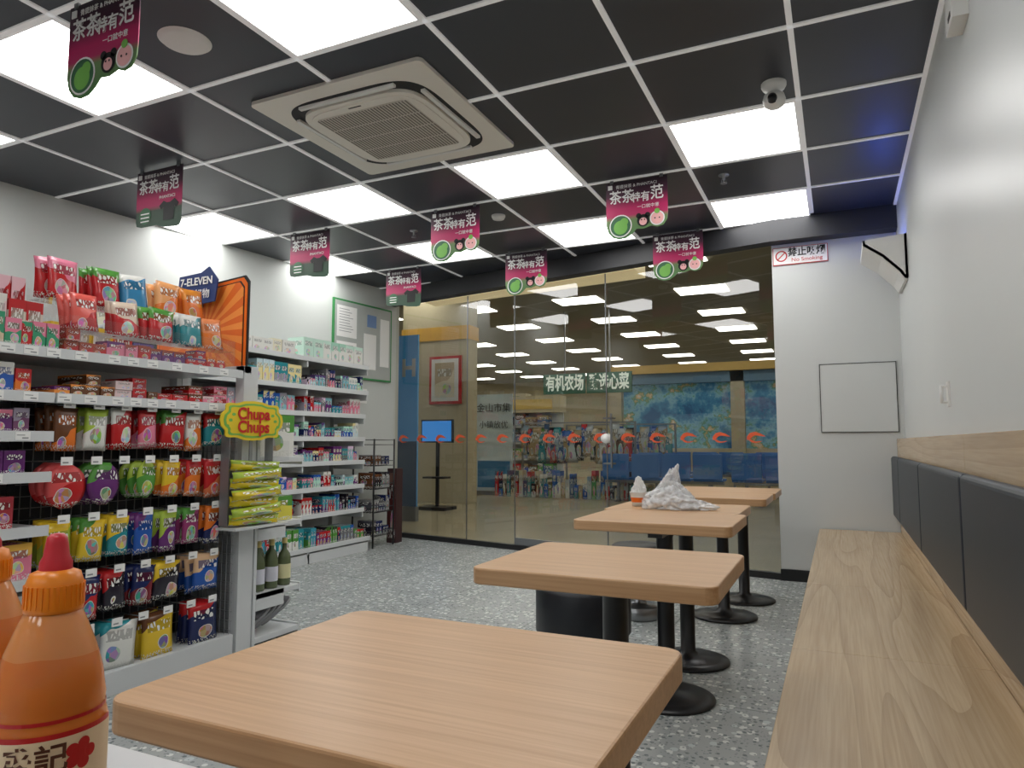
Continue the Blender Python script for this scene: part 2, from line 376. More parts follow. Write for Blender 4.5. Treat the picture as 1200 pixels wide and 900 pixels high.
mb.build('plate',e)
text('禁止吸烟',.078,(.05,-.006,.022),(R90,0,0),M_txtk,e,bold=.0015,sx=.9); text('No Smoking',.042,(.05,-.006,-.038),(R90,0,0),M_red,e,sx=1.1)

# ------------------------------------------------------------------ bench
e=empty('bench_seat')
mb=MB(); mb.mat(M_bwood); XF=-.163; XB=.39; ZS=.418
ys=[-2.6,-1.01,.16,1.33,2.50,3.67,4.84,5.985]
for a,b_ in zip(ys[:-1],ys[1:]):
    mb.box(XF,XB-.001,a+.0015,b_-.0015,ZS-.04,ZS)
mb.build('seat_boards',e,bevel=.002)
mb=MB(); mb.mat(M_bwood); mb.box(XF+.03,XB,-2.6,5.985,.0,ZS-.041); mb.mat(M_seam); mb.box(XF+.01,XB-.002,-2.6,5.985,ZS-.045,ZS-.003); mb.build('seat_base',e)
mb=MB(); mb.mat(M_bwood)
ys=[-2.6,-1.13,.2,1.54,2.87,4.2,5.985]
for a,b_ in zip(ys[:-1],ys[1:]): mb.box(XB,XR-.001,a+.0015,b_-.0015,0,1.11)
mb.build('back_panel',e,bevel=.002)
mb=MB(); mb.mat(M_leather)
ys=[-2.6,-1.3,.02,1.345,2.675,4.0,5.33,5.98]
for a,b_ in zip(ys[:-1],ys[1:]): mb.box(XB-.045,XB-.0005,a+.004,b_-.004,.535,.98)
mb.build('back_cushions',e,bevel=.02,seg=4)

# ------------------------------------------------------------------ tables
def table(x0,x1,y0,y1,lx=None,ly=None):
    cx=(x0+x1)/2; cy=(y0+y1)/2; w=(x1-x0)/2; d=(y1-y0)/2
    e=empty('cafe_table',(cx,cy,0))
    mb=MB(); mb.mat(M_twood); mb.prism(rrect(-w,w,-d,d,.035),.707,.75); mb.build('top',e,bevel=.004)
    lx=0 if lx is None else lx-cx; ly=0 if ly is None else ly-cy
    mb=MB(); mb.mat(M_black)
    mb.lathe([(0,0),(.195,0),(.2,.004),(.198,.012),(.15,.022),(.05,.032),(.045,.045),(.036,.05),(.036,.68),(.05,.69),(.05,.705)],(lx,ly,0),40)
    mb.box(lx-.17,lx+.17,ly-.03,ly+.03,.69,.706); mb.box(lx-.03,lx+.03,ly-.17,ly+.17,.69,.706)
    mb.build('pedestal',e)
table(-.88,-.235,.625,1.165)
table(-.905,-.265,1.67,2.21)
table(-1.06,-.395,2.88,3.41,-.70,3.06)
table(-1.09,-.435,3.415,3.93,-.72,3.62)
table(-1.08,-.40,4.36,4.88,-.69,4.62)
table(-1.08,-.39,4.885,5.45,-.63,5.15)
def stool(x,y,r):
    e=empty('upholstered_stool',(x,y,0))
    mb=MB(); mb.mat(M_stool); mb.lathe([(0,.45),(r-.035,.45),(r-.01,.44),(r,.42),(r,.24),(r-.012,.225),(.0,.225)],n=40); mb.build('seat',e)
    mb=MB(); mb.mat(M_steel); mb.lathe([(0,0),(r-.04,0),(r-.035,.01),(r-.035,.07),(r-.05,.08),(.06,.085),(.045,.1),(.045,.226)],n=32); mb.build('base',e)
stool(-1.08,3.08,.215); stool(-1.17,4.38,.17)

# plastic bag + snack cup
def bagm():
    m,nt,b=newmat('white_plastic_film'); b.inputs['Base Color'].default_value=L(240,242,244); b.inputs['Roughness'].default_value=.2
    t=nd(nt,'ShaderNodeBsdfTransparent'); mx=nd(nt,'ShaderNodeMixShader'); nz=nd(nt,'ShaderNodeTexNoise'); nz.inputs['Scale'].default_value=30
    tc=nd(nt,'ShaderNodeTexCoord'); lk(nt,tc.outputs['Object'],nz.inputs['Vector'])
    lk(nt,mathn(nt,'MULTIPLY',nz.outputs[0],1.05,True),mx.inputs[0]); lk(nt,t.outputs[0],mx.inputs[1]); lk(nt,b.outputs[0],mx.inputs[2]); lk(nt,mx.outputs[0],nt.nodes['Material Output'].inputs[0]); return m
M_bag=bagm()
def crumple(name,c,r,sc,seed,mat,parent=None,tw=0.0):
    bm=bmesh.new(); bmesh.ops.create_icosphere(bm,subdivisions=5,radius=1)
    for v in bm.verts:
        p=v.co.copy(); n1=noise.noise(p*1.3+Vector((seed,0,0))); n2=abs(noise.noise(p*2.4+Vector((0,seed,0)))); n3=abs(noise.noise(p*5+Vector((0,0,seed))))
        k=1+.3*n1-.55*n2-.18*n3
        q=Vector((p.x*sc[0],p.y*sc[1],max(p.z,-.55)*sc[2]))*k*r; q.z=max(q.z,-.5*sc[2]*r)
        tt=max(0,q.z/(sc[2]*r)); q.x*=1-.45*tt; q.y*=1-.45*tt; q.x+=tw*(q.z)
        v.co=q+Vector((0,0,.5*sc[2]*r))
    me=bpy.data.meshes.new(name); bm.to_mesh(me); bm.free(); me.materials.append(mat)
    me.polygons.foreach_set('use_smooth',[True]*len(me.polygons))
    o=bpy.data.objects.new(name,me); o.location=c; scene.collection.objects.link(o); o.parent=parent; return o
e=empty('plastic_bag',(-.78,3.55,.751))
crumple('body',(0,0,0),.13,(1.25,.8,.62),3.1,M_bag,e); crumple('fold',(.12,.02,0),.08,(1.4,.8,.4),8.1,M_bag,e)
crumple('peak',(-.02,.02,.02),.07,(1.0,.4,1.9),5.1,M_bag,e,.35); crumple('handle',(.07,.0,.02),.06,(.9,.3,1.4),1.7,M_bag,e,-.5)
e=empty('snack_cup',(-.965,3.64,.751))
mb=MB(); mb.mat(M_white); mb.lathe([(0,0),(.032,0),(.036,.02)]); mb.mat(M_orange); mb.lathe([(.036,.02),(.041,.045)]); mb.mat(M_white); mb.lathe([(.041,.045),(.046,.07),(.048,.072),(.044,.07),(0,.055)]); mb.build('cup',e)
crumple('napkin',(0,0,.055),.05,(.8,.5,1.5),2.2,M_white,e)

# ------------------------------------------------------------------ hanging signs
def signmat(dark):
    m,nt,b=newmat('hanging_sign_print'); tc=nd(nt,'ShaderNodeTexCoord'); s=nd(nt,'ShaderNodeSeparateXYZ'); lk(nt,tc.outputs['Object'],s.inputs[0])
    mr=nd(nt,'ShaderNodeMapRange'); lk(nt,s.outputs[2],mr.inputs[0]); mr.inputs[1].default_value=0; mr.inputs[2].default_value=-.4
    rp=nd(nt,'ShaderNodeValToRGB'); lk(nt,mr.outputs[0],rp.inputs[0]); cr=rp.color_ramp
    cr.elements[0].position=0.0; cr.elements[0].color=L(45,36,46)
    cr.elements[1].position=1.0; cr.elements[1].color=L(80,130,75) if not dark else L(45,80,60)
    for p,c in ((.25,L(70,28,52)),(.48,L(185,35,95)),(.60,L(185,48,100)),(.68,L(110,140,90) if not dark else L(60,80,65))):
        x=cr.elements.new(p); x.color=c
    lk(nt,rp.outputs[0],b.inputs['Base Color']); b.inputs['Roughness'].default_value=.5
    return m
M_sA=signmat(False); M_sB=signmat(True)
M_gr=pm('print_green',L(120,185,85),.5); M_pk=pm('print_pink',L(245,185,185),.5); M_dg=pm('print_dark_green',L(60,110,75),.5)
def disc(mb,x,z,r,y,n=24):
    i=[mb.V((x+r*math.cos(6.283*k/n),y,z+r*math.sin(6.283*k/n))) for k in range(n)]; mb.F(i)
def hsign(x,y,kind):
    e=empty('hanging_promo_sign',(x,y,2.85))
    mb=MB(); mb.mat(M_sA if kind else M_sB)
    o=[(-.21,0),(.21,0),(.21,-.25),(.205,-.30),(.18,-.335),(.14,-.345),(.10,-.33),(.05,-.345),(.0,-.34),(-.03,-.37),(-.07,-.395),(-.12,-.40),(-.165,-.385),(-.195,-.35),(-.21,-.30)]
    if not kind: o=[(-.21,0),(.21,0),(.21,-.37),(.195,-.395),(.16,-.40),(.05,-.39),(-.02,-.37),(-.16,-.37),(-.20,-.36),(-.21,-.33)]
    mb.M=XZ; mb.prism(o,-.002,.002); mb.M=Matrix.Identity(4)
    y1=-.004
    if kind:
        mb.mat(M_txtw); disc(mb,-.11,-.31,.078,y1); mb.mat(M_dg); disc(mb,-.11,-.31,.070,y1-.001); mb.mat(M_gr); disc(mb,-.11,-.32,.048,y1-.002); disc(mb,-.085,-.285,.028,y1-.0025)
        mb.mat(M_txtk); disc(mb,.045,-.29,.042,y1-.001); disc(mb,.015,-.255,.018,y1-.001); disc(mb,.075,-.255,.018,y1-.001); mb.mat(M_pk); disc(mb,.045,-.297,.026,y1-.002)
        mb.mat(M_txtw); disc(mb,.14,-.285,.05,y1-.001); mb.mat(M_pk); disc(mb,.14,-.285,.042,y1-.002); mb.mat(M_gr); disc(mb,.14,-.238,.018,y1-.003)
        mb.mat(M_txtk)
        for q in (.035,.055,.125,.155): disc(mb,q,-.285,.005,y1-.004,10)
    else:
        mb.mat(M_txtk)
        pts=[(.02,-.22),(.05,-.235),(.08,-.235),(.12,-.215),(.16,-.25),(.14,-.275),(.12,-.262),(.115,-.35),(.02,-.35),(.02,-.262),(0,-.275),(-.02,-.25)]
        i=[mb.V((p[0]+.03,y1-.001,p[1])) for p in pts]; mb.F(i[::-1])
        mb.mat(M_dg); disc(mb,-.12,-.30,.055,y1-.001)
        mb.mat(M_txtw)
        for q in range(3):
            i=[mb.V((-.16+a,y1-.002,-.29-.025*q+b_)) for a,b_ in ((0,0),(.08,0),(.08,.008),(0,.008))]; mb.F(i)
    mb.mat(M_steel)
    for q in (-.17,.17): mb.box(q-.012,q+.012,-.006,.006,-.01,.02)
    mb.mat(M_txtw); mb.box(-.195,-.165,-.006,-.003,-.05,-.02)
    mb.build('board',e)
    for tt,xx,zz,sz in (('茶茶',-.10,-.115,.098),('特有',.03,-.13,.072),('范',.14,-.115,.105)):
        text(tt,sz,(xx,-.005,zz),(R90,0,0),M_txtw,e,bold=.0012,sx=.88)
    text('青提抹茶 & PHANTACI',.028,(0,-.005,-.04),(R90,0,0),M_txtw,e)
    text('PHANTACI' if not kind else '一口就中意',.03,(.08,-.005,-.195),(R90,0,0),M_txtw,e)
for x_,y,k in ((-2.58,1.71,1),(-3.93,3.03,0),(-1.18,4.51,1),(-2.58,4.51,1),(-3.98,4.51,0),(-1.18,5.84,1),(-2.58,5.84,1),(-3.98,5.91,0)):
    hsign(x_,y,k)

# ------------------------------------------------------------------ gondola
GXF=-2.86
e=empty('gondola_shelf')
mb=MB(); mb.mat(M_shelf)
G0=0.2; G1=2.74
mb.box(-3.42,-3.36,G0,G1,0,1.5)
mb.box(-3.92,GXF,G0,G1,0,.10)
for y in (G0,1.77,G1-.02): mb.box(-3.41,-3.30,y-.015,y+.015,.0,1.5)
mb.box(-3.92,-3.30,G1,G1+.06,0,1.5)
mb.box(GXF-.06,GXF,G1+.02,G1+.12,0,1.49); mb.box(-3.92,-3.86,G1,G1+.11,0,1.49)
mb.box(-3.92,GXF,G1+.02,G1+.07,1.45,1.49)
for z in (1.455,1.275): mb.box(-3.9,GXF,G0,G1,z-.02,z)
for z in (1.12,.96,.75,.55,.33):
    mb.box(-3.36,GXF,G0,1.77,z-.018,z); mb.box(-3.9,-3.42,G0,G1,z-.018,z)
mb.build('frame',e,bevel=.002)
mb=MB(); mb.mat(M_shelf)
for z,y0,y1 in ((1.455,G0,1.765),(1.455,1.775,G1),(1.275,G0,1.765),(1.275,1.775,G1),(1.12,G0,1.77),(.96,G0,1.77),(.75,G0,1.77),(.55,G0,1.77),(.33,G0,1.77)):
    mb.box(GXF,GXF+.012,y0,y1,z-.035,z+.006)
for z,y0,y1 in ((1.455,.5,2.7),(1.275,.5,2.7),(1.12,.5,1.75),(.96,.5,1.75),(.75,.5,1.75)):
    y=y0
    while y<y1-.08:
        mb.mat(M_txtw); mb.box(GXF+.012,GXF+.014,y,y+.055,z-.03,z+.002)
        mb.mat(M_wire); mb.box(GXF+.014,GXF+.0145,y+.005,y+.035,z-.012,z-.009); mb.box(GXF+.014,GXF+.0145,y+.025,y+.048,z-.024,z-.019)
        y+=random.uniform(.08,.16)
mb.build('price_rails',e)
mb=MB(); mb.mat(M_wire)
for k in range(22):
    y=1.8+.044*k; mb.box(-3.102,-3.098,y-.0015,y+.0015,.1,1.255)
for k in range(24):
    z=.12+.049*k; mb.box(-3.104,-3.10,1.78,2.73,z-.0015,z+.0015)
for k in range(8): mb.box(GXF-.25+.033*k,GXF-.248+.033*k,2.725,2.73,.1,1.27)
for k in range(24): mb.box(GXF-.27,GXF-.0,2.725,2.73,.12+.048*k,.122+.048*k)
rows=[1.235,1.0,.765,.53,.30]
cols_=[1.84+.128*k for k in range(7)]
for z in rows:
    for y in cols_: mb.cyl((-3.10,y,z),(GXF-.01,y,z),.0025,6)
mb.build('wire_panel_hooks',e)
mb=MB()
for z in rows:
    for y in cols_:
        mb.mat(M_txtw); mb.box(GXF-.01,GXF-.006,y-.024,y+.024,z-.012,z+.022); mb.mat(M_wire); mb.box(GXF-.006,GXF-.0055,y-.018,y+.006,z-.004,z+.002)
mb.build('price_tags',e)
mb=MB(); mb.mat(pm('shelf_back_dark',L(48,50,56),.6)); mb.box(-3.16,-3.155,1.78,2.73,.1,1.26); mb.build('back_sheet',e)

R_=L(190,38,42); OR=L(228,120,45); YE=L(232,195,50); GN=L(85,150,65); TL=L(45,140,150); BL=L(40,90,175); DB=L(32,42,90); PU=L(105,50,115); PK=L(225,130,155); WH=L(228,228,222); LM=L(170,195,70); BR=L(105,65,40); DK=L(40,36,48)
pegs=[
 [(OR,BR),(WH,LM),(R_,WH),(PK,R_),(R_,GN),(OR,WH),(TL,R_)],
 [(R_,L(225,90,90)),(PU,GN),(PU,LM),(GN,LM),(OR,YE),(OR,R_),(L(215,115,75),R_)],
 [(LM,YE),(YE,GN),(TL,YE),(BL,PU),(PU,LM),(L(150,60,110),GN),(DB,OR)],
 [(DB,BL),(R_,DB),(DK,R_),(L(120,30,40),DB),(DK,YE),(TL,L(230,190,150)),(BL,L(230,190,150))],
 [(BL,L(60,140,220)),(BL,WH),(WH,TL),(YE,R_),(YE,BR),(R_,YE),(DB,R_)]]
mb=MB(); mb.mat(M_pkg)
for ri,z in enumerate(rows):
    for k in range(7):
        hh=random.uniform(.165,.195); wd=random.uniform(.096,.114); a,b_=pegs[ri][k]; y=cols_[k]
        rnd=(ri==1 and k in (0,1,3))
        if ri==1 and k==2: continue
        if (ri==1 and k in (0,1)): wd=.17; y+=.02+.03*k
        if ri==3 and k==5: continue
        if ri==3 and k in (4,6): wd=.165
        if ri==0 and k in (4,6): wd=.13
        if ri==4 and k in (3,5): continue
        if ri==4 and k in (2,4,6): wd=.165; hh=.2
        for d in range(3):
            mb.col(a,b_,seed=(ri*7+k)*.0271)
            dy={(3,6):-.03,(4,2):.02,(4,4):-.03,(4,6):-.03}.get((ri,k),0)
            mb.M=Matrix.Translation((GXF-.035-.05*d,y+dy,z-hh-.005+random.uniform(-.006,.006)))@FX@Matrix.Rotation(random.uniform(-.16,.16),4,'Z')@Matrix.Rotation(random.uniform(-.08,.08),4,'Y')
            mb.pillow(wd,hh,.03,round_=rnd)
mb.build('candy_bags_on_hooks')
mb=MB(); mb.mat(M_pkg)
YT=[1.93,2.13,2.29,2.47,2.62]
t_up=[(R_,PK),(R_,GN),(L(60,140,190),WH),(OR,L(240,170,110)),(OR,L(235,150,60))]
t_lo=[(R_,L(230,100,90)),(R_,L(220,200,180)),(R_,GN),(TL,WH),(OR,L(230,140,90))]
for (lst,zz,xo,hh,dy) in ((t_lo,1.556,-.07,.165,0.0),(t_up,1.70,-.20,.185,-.03)):
    for k in range(5):
        for d in range(3):
            a,b_=lst[k]; mb.col(a,b_,seed=.047*k+(.4 if lst is t_up else 0))
            mb.M=Matrix.Translation((GXF+xo-.035*d,YT[k]+dy+random.uniform(-.012,.012),zz+random.uniform(0,.01)))@FX@Matrix.Rotation(random.uniform(-.15,.15),4,'Z')@Matrix.Rotation(random.uniform(-.08,.08),4,'Y')@Matrix.Rotation(-.12,4,'X')
            mb.pillow(.135,hh,.032)
mb.build('gummy_candy_bags')
e2=empty('acrylic_display_riser')
mb=MB(); mb.mat(M_acr)
mb.quad((GXF-.01,1.82,1.457),(GXF-.01,2.7,1.457),(GXF-.01,2.7,1.61),(GXF-.01,1.82,1.61))
mb.quad((GXF-.13,1.82,1.554),(GXF-.01,1.82,1.554),(GXF-.01,2.7,1.554),(GXF-.13,2.7,1.554))
mb.quad((GXF-.30,1.82,1.695),(GXF-.145,1.82,1.695),(GXF-.145,2.7,1.695),(GXF-.30,2.7,1.695))
for y in (1.815,2.705): mb.quad((GXF-.30,y,1.457),(GXF-.01,y,1.457),(GXF-.01,y,1.61),(GXF-.30,y,1.75))
mb.build('trays',e2)
def brow(mb,xf,y0,y1,z,wr,hr,dep,pal,face=1,gap=.003):
    y=y0
    while y<y1:
        w=random.uniform(*wr); h=random.uniform(*hr)
        if y+w>y1: break
        a,b_=random.choice(pal),random.choice(pal); n=random.choice((1,2,3)); sd=random.random()
        for q in range(n):
            if y+w>y1: break
            mb.col(a,b_,seed=sd); mb.M=Matrix.Identity(4)
            nn=2 if h<.06 and random.random()<.5 else 1
            for st in range(nn): mb.box(xf-dep,xf-random.uniform(0,.012),y,y+w-gap,z+.001+st*h,z+(st+1)*h)
            y+=w
mb=MB(); mb.mat(M_pkg)
pal=[R_,OR,YE,PK,WH,PU,BL,TL,GN,L(230,170,190),L(200,200,210),BR]
pal2=[PK,WH,L(220,200,210),PU,R_,L(150,80,150),L(240,190,90)]
brow(mb,GXF-.02,.6,1.80,1.456,(.04,.07),(.09,.13),.10,[WH,PK,R_,L(210,190,160),L(60,150,110)])
brow(mb,GXF-.14,.6,1.80,1.456,(.05,.08),(.2,.25),.10,[WH,L(215,205,190),L(230,210,210),R_,PU])
brow(mb,GXF-.27,.6,1.82,1.456,(.05,.08),(.28,.34),.10,[WH,PK,L(230,190,200),L(180,190,210),R_])
brow(mb,GXF-.04,1.83,2.69,1.456,(.05,.09),(.04,.08),.09,[R_,PK,OR,PU,L(160,70,50)])
brow(mb,GXF-.03,.6,1.76,1.276,(.06,.09),(.09,.13),.2,[BL,WH,L(80,150,200),OR,R_])
brow(mb,GXF-.03,1.79,2.7,1.276,(.05,.09),(.03,.05),.2,[PK,L(225,200,200),L(235,150,70),PU,R_,L(160,50,55),BR])
brow(mb,GXF-.03,.6,1.74,1.121,(.05,.08),(.06,.1),.2,[L(120,75,110),PK,L(160,150,170),PU])
brow(mb,GXF-.03,.6,1.74,.961,(.05,.1),(.05,.11),.2,[L(65,65,110),PU,DB,L(150,150,190)])
brow(mb,GXF-.03,.6,1.74,.751,(.08,.12),(.08,.13),.2,[PK,L(210,160,190),WH,L(170,60,70)])
brow(mb,GXF-.03,.6,1.74,.551,(.08,.12),(.1,.15),.2,pal2)
brow(mb,GXF-.03,.6,1.74,.331,(.08,.12),(.1,.16),.2,pal)
brow(mb,GXF-.6,.6,2.6,1.456,(.08,.12),(.12,.22),.2,[OR,R_,WH,PK,YE])
mb.build('candy_boxes')

# lollipop display
e3=empty('lollipop_display')
M_yel=pm('print_yellow',L(235,205,45),.45)
mb=MB(); mb.mat(M_yel)
pts=[]
for k in range(48):
    t=6.283*k/48; rr=1+.06*math.cos(8*t); pts.append((.205*rr*math.copysign(abs(math.cos(t))**.6,math.cos(t)),.098*rr*math.copysign(abs(math.sin(t))**.6,math.sin(t))))
SM=Matrix.Translation((-2.80,2.77,1.195))@FX@XZ
mb.M=SM; mb.prism(pts,-.004,.004)
mb.mat(M_gr); mb.prism([(p[0]*.91,p[1]*.87) for p in pts],-.0055,-.004)
mb.mat(M_yel); mb.prism([(p[0]*.84,p[1]*.77) for p in pts],-.007,-.0055)
mb.mat(M_gr)
for sx_ in (-1,1):
    for q in range(3): mb.prism([(sx_*(.135+.02*q)+.012*math.cos(6.283*k/12),(.03-.03*q)+.008*math.sin(6.283*k/12)) for k in range(12)],-.008,-.007)
mb.M=Matrix.Identity(4); mb.mat(M_wire); mb.box(-2.812,-2.806,2.76,2.78,.65,1.2)
for y in (2.62,2.92): mb.box(-2.858,-2.80,y,y+.004,.66,1.12)
mb.build('sign_board',e3)
text('Chupa',.085,(-2.789,2.77,1.228),(R90,0,R90),M_red,e3,bold=.002); text('Chups',.085,(-2.789,2.77,1.160),(R90,0,R90),M_red,e3,bold=.002)
mb=MB(); mb.mat(M_acr); mb.quad((-2.72,2.60,.985),(-2.72,2.96,.985),(-2.72,2.96,1.09),(-2.72,2.60,1.09)); mb.quad((-2.856,2.60,.985),(-2.72,2.60,.985),(-2.72,2.60,1.09),(-2.856,2.60,1.09)); mb.quad((-2.856,2.60,.985),(-2.72,2.60,.985),(-2.72,2.96,.985),(-2.856,2.96,.985))
mb.build('clear_bin',e3)
mb=MB(); mb.mat(M_pkg)
for k in range(7):
    mb.col(L(225,200,40),LM,seed=.31+.02*k); mb.M=Matrix.Translation((-2.775+.02*(k%2),2.775,.655+.046*k))@FX@Matrix.Rotation(.05*(-1)**k,4,'Y'); mb.pillow(.35,.055,.07,nu=12)
mb.build('yellow_pouches',e3)
mb=MB(); mb.mat(M_shelf); mb.box(-2.856,-2.72,2.60,2.97,.642,.654); mb.build('bracket_tray',e3)

# promo boards
e4=empty('promo_board')
m,nt,b=newmat('sunburst_print'); tc=nd(nt,'ShaderNodeTexCoord'); s=nd(nt,'ShaderNodeSeparateXYZ'); lk(nt,tc.outputs['Object'],s.inputs[0])
at=mathn(nt,'ARCTAN2',mathn(nt,'SUBTRACT',s.outputs[2],1.70),mathn(nt,'ADD',s.outputs[0],3.22)); wv=mathn(nt,'SINE',mathn(nt,'MULTIPLY',at,22))
lk(nt,mixc(nt,mathn(nt,'GREATER_THAN',wv,0),L(225,105,30),L(240,145,60)),b.inputs['Base Color']); b.inputs['Roughness'].default_value=.5
mb=MB(); mb.M=XZ
def trap(i): return [(-3.62+i,1.492),(-2.90-i,1.492),(-2.90-i,1.965-i),(-2.93-i,2.0-i),(-3.62+i,1.94-i)]
mb.mat(M_txtk); mb.prism(trap(0),2.815,2.823)
mb.mat(M_orange); mb.prism(trap(.012),2.812,2.816)
mb.mat(M_txtk); mb.prism(trap(.03),2.811,2.813)
mb.mat(m); mb.prism(trap(.037),2.808,2.812)
mb.build('sunburst_panel',e4)
mb=MB(); mb.M=XZ; mb.mat(pm('navy_print',L(35,55,110),.5)); mb.prism([(-3.40,1.84),(-3.10,1.86),(-3.08,1.98),(-3.15,2.06),(-3.21,2.03),(-3.38,2.02)],2.76,2.768)
mb.M=Matrix.Identity(4); mb.mat(M_wire); mb.box(-3.26,-3.24,2.768,2.81,1.84,1.93); mb.build('navy_label',e4)
text('7-ELEVEN',.06,(-3.24,2.755,1.98),(R90,0,0),M_txtw,e4,bold=.001); text('甄选好物',.058,(-3.25,2.755,1.905),(R90,0,0),M_txtw,e4)

# end-cap shelf
e5=empty('endcap_shelf')
mb=MB(); mb.mat(M_shelf)
mb.box(-3.86,GXF+.0,2.87,2.89,0,1.28)
for z in (.04,.27,.64,1.0): mb.box(-3.84,GXF+.0,2.89,3.22,z-.03,z); mb.box(-3.84,GXF,3.22,3.232,max(0,z-.045),z+.01)
for z in (.64,.27): mb.box(GXF-.004,GXF,2.89,3.1,z-.09,z)
mb.build('frame',e5,bevel=.003)
mb=MB(); Mbg=pm('bottle_glass_green',L(95,105,75),.12)
for i in range(3):
    for j in range(5):
        x=GXF-.06-.1*j; y=2.96+.1*i; z=.27
        mb.mat(Mbg); mb.lathe([(0,0),(.034,0),(.036,.01),(.036,.15),(.03,.175),(.013,.20),(.013,.24),(.015,.242),(.015,.262),(0,.262)],(x,y,z+.001),16)
        mb.mat(M_pl); mb.col(random.choice([L(225,220,170),L(190,170,160),L(215,190,180),L(220,220,230)])); mb.lathe([(.0368,.04),(.0368,.12)],(x,y,z),16)
        mb.col(L(210,190,120)); mb.lathe([(.0155,.235),(.0155,.264),(0,.265)],(x,y,z),12)
mb.build('drink_bottles')
mb=MB(); mb.mat(M_pkg)
for i in range(5): 
    mb.col(random.choice([L(230,220,90),WH,L(200,60,60),TL]),random.choice([WH,GN,OR])); x=GXF-.03-.13*i; mb.box(x-.11,x,2.92,3.18,.642,.642+random.uniform(.08,.14))
for i in range(5): 
    mb.col(random.choice([L(210,235,215),WH,L(180,220,200)]),random.choice([WH,GN,PK])); x=GXF-.03-.13*i; mb.box(x-.11,x,2.92,3.18,1.002,1.002+random.uniform(.2,.28))
mb.build('endcap_boxes')
M_slip=pm('grey_felt',L(98,98,102),.8,bump=.2); M_slip2=pm('grey_sole',L(150,150,152),.6)
for i in range(4):
    e=empty('slipper',(GXF-.06-.02*i,2.945+.075*i,.041),(0,0,-.15))
    mb=MB(); mb.smooth=True
    def foot(s_): return [(.038*s_*math.cos(t*.3142)*(1 if math.sin(t*.3142)>0 else .78),.115*s_*math.sin(t*.3142)) for t in range(20)]
    mb.M=Matrix.Translation((0,0,.07))@Matrix.Rotation(.55,4,'X')
    mb.mat(M_slip2); mb.prism(foot(1),0,.016)
    mb.mat(M_slip); mb.prism(foot(.94),.016,.019)
    n=10; g=[]
    for a in range(n+1):
        row=[]
        for c_ in range(7):
            th=math.pi*a/n; yy=.0+.105*c_/6; hw=.037*math.sqrt(max(0.0,1-(yy/.112)**2)); row.append(mb.V((hw*math.cos(th),yy,.018+(.045*(1-c_/6*.55))*math.sin(th)*(1 if c_<6 else .4))))
        g.append(row)
    for a in range(n):
        for c_ in range(6): mb.F((g[a][c_],g[a+1][c_],g[a+1][c_+1],g[a][c_+1]))
    mb.build('shoe',e)

# ------------------------------------------------------------------ wall shelving unit
WX=-4.33
e6=empty('wall_shelf_unit')
mb=MB(); mb.mat(M_shelf)
mb.box(-4.87,-4.84,3.0,5.88,0,1.9)
zs=[.14,.42,.66,.90,1.13,1.36,1.60,1.86]
mb.box(-4.84,WX,3.0,5.88,0,.09)
for y in (3.0,4.0,4.98,5.86): mb.box(-4.84,-4.79,y-.0,y+.02,0,1.9); mb.box(WX-.03,WX,y,y+.02,0,.14)
for z in zs:
    xf=WX if z<.3 else (WX-.08 if z<1.5 else WX-.05)
    mb.box(-4.84,xf,3.0,5.88,z-.02,z); mb.box(xf,xf+.012,3.0,5.88,z-.035,z+.008)
    mb.box(-4.84,xf,5.865,5.88,z-.09,z); mb.box(-4.84,xf,4.97,4.985,z-.09,z)
mb.build('frame',e6,bevel=.002)
mb=MB(); mb.mat(M_pkg)
pt=[TL,WH,PK,L(200,220,225),L(130,190,200),BL,L(225,200,225),L(180,225,208),L(95,70,125),L(235,220,160),L(150,150,160)]
hs=[(.14,.2),(.13,.18),(.1,.17),(.1,.17),(.1,.17),(.12,.18),(.12,.2),(.2,.27)]
for z,h in zip(zs,hs):
    xf=(WX if z<.3 else WX-.09 if z<1.5 else WX-.06)-.01
    p=pt if z>.5 else [TL,BL,GN,WH,R_,L(60,150,170)]
    if z<1.8: brow(mb,xf,3.02,4.96,z,(.05,.09),h,.2,p); brow(mb,xf,5.0,5.84,z,(.03,.055),(h[0]*.6,h[1]*.9),.2,p+[DB,R_,PU,DK,L(120,120,125)])
    else: brow(mb,xf,3.1,4.9,z,(.1,.16),(.1,.14),.2,[WH,PK,L(230,225,200)]); brow(mb,xf,4.95,5.84,z,(.1,.14),(.17,.2),.2,[L(200,230,215),WH,L(170,215,195)])
mb.build('toiletry_products')
e7=empty('wire_display_rack')
mb=MB(); mb.mat(M_black)
for x in (-4.62,-4.36):
    for y in (5.98,6.34): mb.cyl((x,y,0),(x,y,1.12),.009,8)
for z in (.12,.36,.60,.84,1.06):
    for q in range(7): mb.cyl((-4.62+.0433*q,5.98,z),(-4.62+.0433*q,6.34,z),.004,6)
    for y in (5.98,6.34): mb.cyl((-4.62,y,z+.05),(-4.36,y,z+.05),.004,6)
    for x in (-4.62,-4.36): mb.cyl((x,5.98,z+.05),(x,6.34,z+.05),.004,6)
mb.build('frame',e7)
mb=MB(); mb.mat(M_pkg)
for z in (.126,.366,.606,.846): brow(mb,-4.39,6.0,6.32,z,(.04,.07),(.08,.17),.18,[DK,L(140,140,140),L(80,80,90),BR,DB])
mb.build('rack_goods')
mb=MB(); mb.mat(pm('maroon_panel',L(62,36,38),.5)); mb.box(-4.50,-4.38,6.42,6.54,0,.80); mb.mat(M_pkg); mb.col(L(90,45,45),L(120,90,80)); mb.box(-4.49,-4.39,6.415,6.42,.05,.75); mb.build('display_box',bevel=.004)
e8=empty('notice_board',(xl(6.33)+.005,6.33,2.2),(0,0,-math.atan(.0993)))
